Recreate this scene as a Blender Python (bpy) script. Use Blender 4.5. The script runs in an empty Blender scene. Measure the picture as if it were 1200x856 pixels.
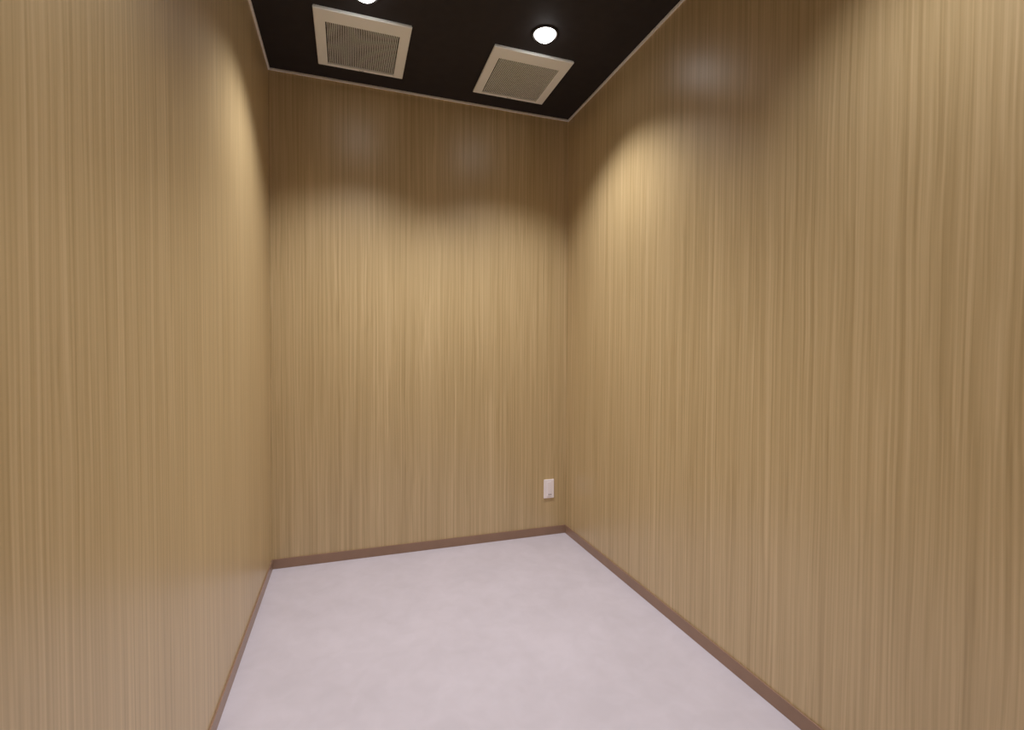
import bpy, bmesh, math
from mathutils import Matrix, Vector

C = bpy.context.scene.collection
SC = bpy.context.scene

# ------------------------------------------------------------------ tuning
EXPOSURE = 0.0
LAMP_W = (75.0, 75.0, 42.0, 45.0)    # beam watts of the four downlights
LAMP_CONE = 114.0          # degrees
BULB = 14.0                # bulb surface emission
LAMP_COL = (1.0, 0.97, 0.95)

# ------------------------------------------------------------------ camera
W, H, D = 1.7207, 2.64, 3.25          # room width, height, depth (metres); far wall at y=0
CAM = Vector((0.39303, -2.82711, 1.16138))
yaw, pitch, roll, FPX = 0.32623, -0.02473, 0.0050, 565.77
f = Vector((math.sin(yaw)*math.cos(pitch), math.cos(yaw)*math.cos(pitch), math.sin(pitch)))
r = Vector((math.cos(yaw), -math.sin(yaw), 0))
u = r.cross(f)
r2 = r*math.cos(roll) + u*math.sin(roll)
u2 = -r*math.sin(roll) + u*math.cos(roll)
cd = bpy.data.cameras.new('camera'); cam = bpy.data.objects.new('camera', cd); C.objects.link(cam)
cd.sensor_width = 36.0; cd.lens = 36.0*FPX/1200.0; cd.clip_start = 0.02
m = Matrix.Identity(4)
for i in range(3):
    m[i][0], m[i][1], m[i][2], m[i][3] = r2[i], u2[i], -f[i], CAM[i]
cam.matrix_world = m
SC.camera = cam

# ------------------------------------------------------------------ world and exposure
wd = bpy.data.worlds.new('world'); SC.world = wd; wd.use_nodes = True
wd.node_tree.nodes['Background'].inputs[0].default_value = (0.8, 0.85, 0.9, 1)
wd.node_tree.nodes['Background'].inputs[1].default_value = 0.1
vs = SC.view_settings
vs.view_transform = 'Standard'; vs.look = 'None'; vs.gamma = 1.0
vs.use_curve_mapping = False; vs.exposure = EXPOSURE
try:
    SC.cycles.max_bounces = 12; SC.cycles.diffuse_bounces = 8
    SC.cycles.use_denoising = True
except Exception:
    pass

# ------------------------------------------------------------------ materials
def srgb(*c):
    return tuple(((v/255)/12.92 if v/255 <= .04045 else ((v/255+.055)/1.055)**2.4) for v in c) + (1.0,)

def mat(name, col, rough=.5, spec=.5, metal=0.0, mottling=0.0, scale=30.0):
    M = bpy.data.materials.new(name); M.use_nodes = True
    nt = M.node_tree; b = nt.nodes['Principled BSDF']
    b.inputs['Base Color'].default_value = col
    b.inputs['Roughness'].default_value = rough
    b.inputs['Specular IOR Level'].default_value = spec
    b.inputs['Metallic'].default_value = metal
    if mottling:
        tc = nt.nodes.new('ShaderNodeTexCoord'); n = nt.nodes.new('ShaderNodeTexNoise')
        n.inputs['Scale'].default_value = scale; n.inputs['Detail'].default_value = 4
        rp = nt.nodes.new('ShaderNodeValToRGB')
        rp.color_ramp.elements[0].position = .3; rp.color_ramp.elements[1].position = .7
        rp.color_ramp.elements[0].color = tuple(v*(1-mottling) for v in col[:3])+(1,)
        rp.color_ramp.elements[1].color = tuple(min(1, v*(1+mottling)) for v in col[:3])+(1,)
        nt.links.new(tc.outputs['Object'], n.inputs['Vector'])
        nt.links.new(n.outputs['Fac'], rp.inputs['Fac'])
        nt.links.new(rp.outputs['Color'], b.inputs['Base Color'])
    return M

def wood(name, seed):
    """fine straight-grained vertical wood laminate; grain runs along z"""
    M = bpy.data.materials.new(name); M.use_nodes = True
    nt = M.node_tree; N = nt.nodes.new; L = nt.links.new
    b = nt.nodes['Principled BSDF']
    tc = N('ShaderNodeTexCoord')
    # slow sideways wander of the grain
    mw = N('ShaderNodeMapping'); mw.inputs['Scale'].default_value = (9, 9, 2.0); mw.inputs['Location'].default_value = (seed, seed*2, seed)
    L(tc.outputs['Object'], mw.inputs['Vector'])
    nw = N('ShaderNodeTexNoise'); nw.inputs['Scale'].default_value = 1.0; nw.inputs['Detail'].default_value = 1
    L(mw.outputs['Vector'], nw.inputs['Vector'])
    sub = N('ShaderNodeVectorMath'); sub.operation = 'SUBTRACT'; sub.inputs[1].default_value = (.5, .5, .5)
    L(nw.outputs['Color'], sub.inputs[0])
    mul = N('ShaderNodeVectorMath'); mul.operation = 'MULTIPLY'; mul.inputs[1].default_value = (.014, .014, 0)
    L(sub.outputs['Vector'], mul.inputs[0])
    add = N('ShaderNodeVectorMath'); add.operation = 'ADD'
    L(tc.outputs['Object'], add.inputs[0]); L(mul.outputs['Vector'], add.inputs[1])
    def layer(h, z, detail, rough=.5):
        mp = N('ShaderNodeMapping'); mp.inputs['Scale'].default_value = (h, h, z)
        mp.inputs['Location'].default_value = (seed*3.1, seed*1.7, seed)
        L(add.outputs['Vector'], mp.inputs['Vector'])
        n = N('ShaderNodeTexNoise'); n.inputs['Scale'].default_value = 1.0
        n.inputs['Detail'].default_value = detail; n.inputs['Roughness'].default_value = rough
        L(mp.outputs['Vector'], n.inputs['Vector'])
        return n.outputs['Fac']
    def mth(op, a, bb):
        x = N('ShaderNodeMath'); x.operation = op
        for i, v in enumerate((a, bb)):
            if isinstance(v, (int, float)): x.inputs[i].default_value = v
            else: L(v, x.inputs[i])
        return x.outputs[0]
    fine = layer(135, .9, 2)
    mid = layer(62, .45, 2)
    broad = layer(5, .25, 1)
    t = mth('ADD', mth('MULTIPLY', fine, .62), mth('ADD', mth('MULTIPLY', mid, .26), mth('MULTIPLY', broad, .12)))
    rp = N('ShaderNodeValToRGB')
    e = rp.color_ramp.elements
    e[0].position = .33; e[0].color = srgb(*WOOD[0])
    e[1].position = .67; e[1].color = srgb(*WOOD[2])
    k = e.new(.5); k.color = srgb(*WOOD[1])
    L(t, rp.inputs['Fac'])
    L(rp.outputs['Color'], b.inputs['Base Color'])
    b.inputs['Roughness'].default_value = .365
    b.inputs['Specular IOR Level'].default_value = 1.0
    bp = N('ShaderNodeBump'); bp.inputs['Strength'].default_value = .03; bp.inputs['Distance'].default_value = .001
    L(fine, bp.inputs['Height']); L(bp.outputs['Normal'], b.inputs['Normal'])
    return M

WOOD = ((172, 149, 107), (191, 168, 126), (207, 184, 143))
m_wood = wood('wood_laminate', 1.3)

def floor_mat():
    M = bpy.data.materials.new('pale_vinyl'); M.use_nodes = True
    nt = M.node_tree; N = nt.nodes.new; L = nt.links.new
    b = nt.nodes['Principled BSDF']; tc = N('ShaderNodeTexCoord')
    n1 = N('ShaderNodeTexNoise'); n1.inputs['Scale'].default_value = 3.2; n1.inputs['Detail'].default_value = 5; n1.inputs['Roughness'].default_value = .55
    n2 = N('ShaderNodeTexNoise'); n2.inputs['Scale'].default_value = 14; n2.inputs['Detail'].default_value = 3; n2.inputs['Distortion'].default_value = .6
    L(tc.outputs['Object'], n1.inputs['Vector']); L(tc.outputs['Object'], n2.inputs['Vector'])
    mx = N('ShaderNodeMath'); mx.operation = 'MULTIPLY_ADD'; mx.inputs[1].default_value = .4
    L(n2.outputs['Fac'], mx.inputs[0])
    m6 = N('ShaderNodeMath'); m6.operation = 'MULTIPLY'; m6.inputs[1].default_value = .6
    L(n1.outputs['Fac'], m6.inputs[0]); L(m6.outputs[0], mx.inputs[2])
    rp = N('ShaderNodeValToRGB'); e = rp.color_ramp.elements
    e[0].position = .36; e[0].color = srgb(*FLOOR[0]); e[1].position = .64; e[1].color = srgb(*FLOOR[1])
    L(mx.outputs[0], rp.inputs['Fac']); L(rp.outputs['Color'], b.inputs['Base Color'])
    b.inputs['Roughness'].default_value = .55; b.inputs['Specular IOR Level'].default_value = .3
    return M
FLOOR = ((193, 188, 200), (202, 197, 210))
m_floor = floor_mat()
m_ceil = mat('black_ceiling_paint', srgb(48, 44, 45), .75, .25, mottling=.08, scale=20)
m_base = mat('brown_baseboard', srgb(146, 118, 100), .33, .5, mottling=.05, scale=12)
m_trim = mat('beige_cornice', srgb(240, 240, 240), .4, .5, mottling=.03)
m_plastic = mat('cream_plastic', srgb(250, 255, 252), .4, .45, mottling=.015)
m_dark = mat('duct_shade', srgb(20, 16, 13), .8, .2, mottling=.1)  # near-black colour painted in for the shade inside the vents
m_mark = mat('grey_print', srgb(90, 80, 70), .6, .3, mottling=.05)
m_white = mat('white_plastic', srgb(250, 245, 252), .35, .5, mottling=.01)
m_slot = mat('slot_black', srgb(45, 42, 40), .6, .3, mottling=.05)
m_ring = mat('black_lamp_ring', srgb(40, 36, 35), .45, .4, mottling=.05)
m_refl = mat('satin_reflector', srgb(120, 116, 112), .35, .5, metal=.7, mottling=.03)
m_bulb = bpy.data.materials.new('lit_bulb'); m_bulb.use_nodes = True
_b = m_bulb.node_tree.nodes['Principled BSDF']
_b.inputs['Base Color'].default_value = (1, 1, 1, 1)
_b.inputs['Emission Color'].default_value = (1.0, .97, .95, 1)
_b.inputs['Emission Strength'].default_value = BULB

# ------------------------------------------------------------------ helpers
def obj(name, bm, material, parent=None, smooth=False):
    me = bpy.data.meshes.new(name)
    bmesh.ops.recalc_face_normals(bm, faces=bm.faces)
    if smooth:
        for fc in bm.faces: fc.smooth = True
    bm.to_mesh(me); bm.free()
    me.materials.append(material)
    o = bpy.data.objects.new(name, me); C.objects.link(o)
    if parent: o.parent = parent
    return o

def struct(name, bm, material):
    o = obj(name, bm, material); o['kind'] = 'structure'; return o

def thing(name, label, cat, loc, group=None):
    o = bpy.data.objects.new(name, None); C.objects.link(o)
    o.empty_display_size = .05
    o.location = loc; o['label'] = label; o['category'] = cat
    if group: o['group'] = group
    return o

def add_box(bm, x0, x1, y0, y1, z0, z1, bevel=0.0):
    r_ = bmesh.ops.create_cube(bm, size=1.0)
    vs_ = r_['verts']
    for v in vs_:
        v.co = Vector(((x0+x1)/2 + v.co.x*(x1-x0), (y0+y1)/2 + v.co.y*(y1-y0), (z0+z1)/2 + v.co.z*(z1-z0)))
    if bevel:
        es = list({e for v in vs_ for e in v.link_edges})
        bmesh.ops.bevel(bm, geom=es, offset=bevel, segments=2, profile=.5, affect='EDGES')

def box(*a, bevel=0.0):
    bm = bmesh.new(); add_box(bm, *a, bevel=bevel); return bm

def lathe(prof, n=48, closed=False):
    """profile of (radius, z) swept round z; radius 0 closes to a point"""
    bm = bmesh.new(); rings = []
    for (ra, z) in prof:
        if ra < 1e-6: rings.append([bm.verts.new((0, 0, z))])
        else: rings.append([bm.verts.new((ra*math.cos(2*math.pi*i/n), ra*math.sin(2*math.pi*i/n), z)) for i in range(n)])
    pr = list(zip(rings, rings[1:]))
    if closed: pr.append((rings[-1], rings[0]))
    for a, b in pr:
        for i in range(n):
            j = (i+1) % n
            if len(a) == 1 and len(b) == 1: continue
            if len(a) == 1: bm.faces.new((a[0], b[i], b[j]))
            elif len(b) == 1: bm.faces.new((a[i], a[j], b[0]))
            else: bm.faces.new((a[i], a[j], b[j], b[i]))
    return bm

# ------------------------------------------------------------------ room shell
T = .10
LAMPS = [(0.461, -0.719), (1.2596, -0.719), (0.461, -2.17), (1.2596, -2.17)]
HOLE = .054

struct('floor', box(-T, W+T, -D-T, T, -T, 0), m_floor)
struct('wall_back', box(-T, W+T, 0, T, 0, H), m_wood)
struct('wall_left', box(-T, 0, -D, 0, 0, H), m_wood)
struct('wall_right', box(W, W+T, -D, 0, 0, H), m_wood)
struct('wall_front', box(-T, W+T, -D-T, -D, 0, H), m_wood)

def ceiling_bm():
    # black ceiling board with a round cut-out for every downlight
    bm = bmesh.new(); loops = []
    rect = [(-T, -D-T), (W+T, -D-T), (W+T, T), (-T, T)]
    loops.append([bm.verts.new((x, y, H)) for x, y in rect])
    for (lx, ly) in LAMPS:
        loops.append([bm.verts.new((lx+HOLE*math.cos(2*math.pi*i/40), ly+HOLE*math.sin(2*math.pi*i/40), H)) for i in range(40)])
    edges = []
    for lp in loops:
        for i in range(len(lp)): edges.append(bm.edges.new((lp[i], lp[(i+1) % len(lp)])))
    bmesh.ops.triangle_fill(bm, use_beauty=True, use_dissolve=False, edges=edges)
    fs = list(bm.faces)
    ex = bmesh.ops.extrude_face_region(bm, geom=fs)
    for v in ex['geom']:
        if isinstance(v, bmesh.types.BMVert): v.co.z += .12
    return bm
struct('ceiling', ceiling_bm(), m_ceil)

BB, BT = .052, .006        # baseboard height and thickness
def baseboard(name, a): struct(name, box(*a, bevel=.0015), m_base)
baseboard('baseboard_back', (0, W, -BT, 0, 0, BB))
baseboard('baseboard_left', (0, BT, -D, -BT, 0, BB))
baseboard('baseboard_right', (W-BT, W, -D, -BT, 0, BB))
baseboard('baseboard_front', (BT, W-BT, -D, -D+BT, 0, BB))
CT = .009                  # thin pale cornice strip under the ceiling
struct('trim_1', box(0, W, -CT, 0, H-CT, H), m_trim)
struct('trim_2', box(0, CT, -D, -CT, H-CT, H), m_trim)
struct('trim_3', box(W-CT, W, -D, -CT, H-CT, H), m_trim)
struct('trim_4', box(CT, W-CT, -D, -D+CT, H-CT, H), m_trim)

# ------------------------------------------------------------------ ceiling ventilation grilles
def vent(cx, cy, label):
    t = thing('ceiling_vent', label, 'vent', (cx, cy, H), 'square vents in the ceiling')
    hx, hy = .2095, .215            # outer half sizes
    ix0, ix1 = -.162, .162          # slatted opening
    zt, zb = 0.0, -.0145
    # frame: outer skirt slightly tapered, flat face, inner lip turned up
    bm = bmesh.new()
    def ring(x0, x1, y0, y1, z): return [bm.verts.new(p) for p in ((x0, y0, z), (x1, y0, z), (x1, y1, z), (x0, y1, z))]
    oy0, oy1 = -hy, hy
    iy0, iy1 = OPEN_Y
    rr = [ring(-hx+.003, hx-.003, oy0+.003, oy1-.003, zt),
          ring(-hx, hx, oy0, oy1, zb+.004),
          ring(-hx+.003, hx-.003, oy0+.003, oy1-.003, zb),
          ring(ix0-.004, ix1+.004, iy0-.004, iy1+.004, zb-.0008),
          ring(ix0, ix1, iy0, iy1, zb+.001),
          ring(ix0, ix1, iy0, iy1, zt)]
    for a, b in zip(rr, rr[1:]):
        for i in range(4): bm.faces.new((a[i], a[(i+1) % 4], b[(i+1) % 4], b[i]))
    for i in range(4): bm.faces.new((rr[-1][i], rr[-1][(i+1) % 4], rr[0][(i+1) % 4], rr[0][i]))
    obj('frame', bm, m_plastic, t)
    # louvre slats running towards the far wall
    bm = bmesh.new(); n = 42; p = (ix1-ix0)/n
    for i in range(n-1):
        x = ix0 + p*(i+1)
        add_box(bm, x-SLAT/2, x+SLAT/2, iy0, iy1, zb+.0012, zb+.0042)
    obj('louvre', bm, m_plastic, t)
    obj('shade_backing', box(ix0, ix1, iy0, iy1, -.0035, -.0005), m_dark, t)  # dark sheet in place of the shaded hollow behind the slats
    bm = box(-.012, .012, .2035, .2065, zb-.0012, zb+.001)
    obj('maker_mark', bm, m_mark, t)
    return t
OPEN_Y = (-.1325, .1985)
SLAT = .0030
vent(.4605, -.365, 'cream square ceiling vent nearest the left wall')
vent(1.2677, -.365, 'cream square ceiling vent nearest the right wall')

# ------------------------------------------------------------------ downlights
def downlight(lx, ly, watts, label):
    t = thing('downlight', label, 'ceiling light', (lx, ly, H), 'round ceiling downlights')
    obj('trim_ring', lathe([(.0515, -.003), (.056, -.0055), (.062, -.004), (.064, 0), (.0515, 0)], closed=True), m_ring, t, True)
    obj('reflector', lathe([(.0525, -.001), (.049, .03), (.038, .07), (.018, .09), (0, .09),
                            (0, .094), (.022, .094), (.042, .073), (.0535, .03), (.0535, -.001)]), m_refl, t, True)
    RB, DB = .0465, .030         # frosted dome of the bulb
    pr = [(0, -DB)] + [(RB*math.sin(a_), -DB*math.cos(a_)) for a_ in [math.pi*k/24 for k in range(1, 13)]]
    pr += [(.045, .02), (.028, .06), (.02, .085), (0, .0885)]
    obj('bulb', lathe(pr), m_bulb, t, True)
    ld = bpy.data.lights.new('lamp_beam', 'SPOT'); lo = bpy.data.objects.new('lamp_beam', ld); C.objects.link(lo)
    lo.parent = t; lo.location = (0, 0, -.05)
    ld.energy = watts; ld.spot_size = math.radians(LAMP_CONE); ld.spot_blend = .95
    ld.shadow_soft_size = .035; ld.color = LAMP_COL
    return t
downlight(*LAMPS[0], LAMP_W[0], 'lit round downlight in black ceiling in front of the left vent')
downlight(*LAMPS[1], LAMP_W[1], 'lit round downlight in black ceiling in front of the right vent')
downlight(*LAMPS[2], LAMP_W[2], 'round downlight out of frame overhead near the left wall')
downlight(*LAMPS[3], LAMP_W[3], 'round downlight out of frame overhead near the right wall')

# ------------------------------------------------------------------ wall outlet
t = thing('wall_outlet', 'small white outlet plate low on back wall by right corner', 'outlet', (1.6005, 0, .2965))
obj('cover_plate', box(-.035, .035, -.008, 0, -.060, .060, bevel=.003), m_white, t)
obj('socket_insert', box(-.0125, .0165, -.0105, -.007, -.046, .046, bevel=.0012), m_white, t)
for sx in (-.0005, .0110):
    obj('slot', box(sx-.0035, sx+.0035, -.0112, -.0100, -.0375, -.0335), m_slot, t)
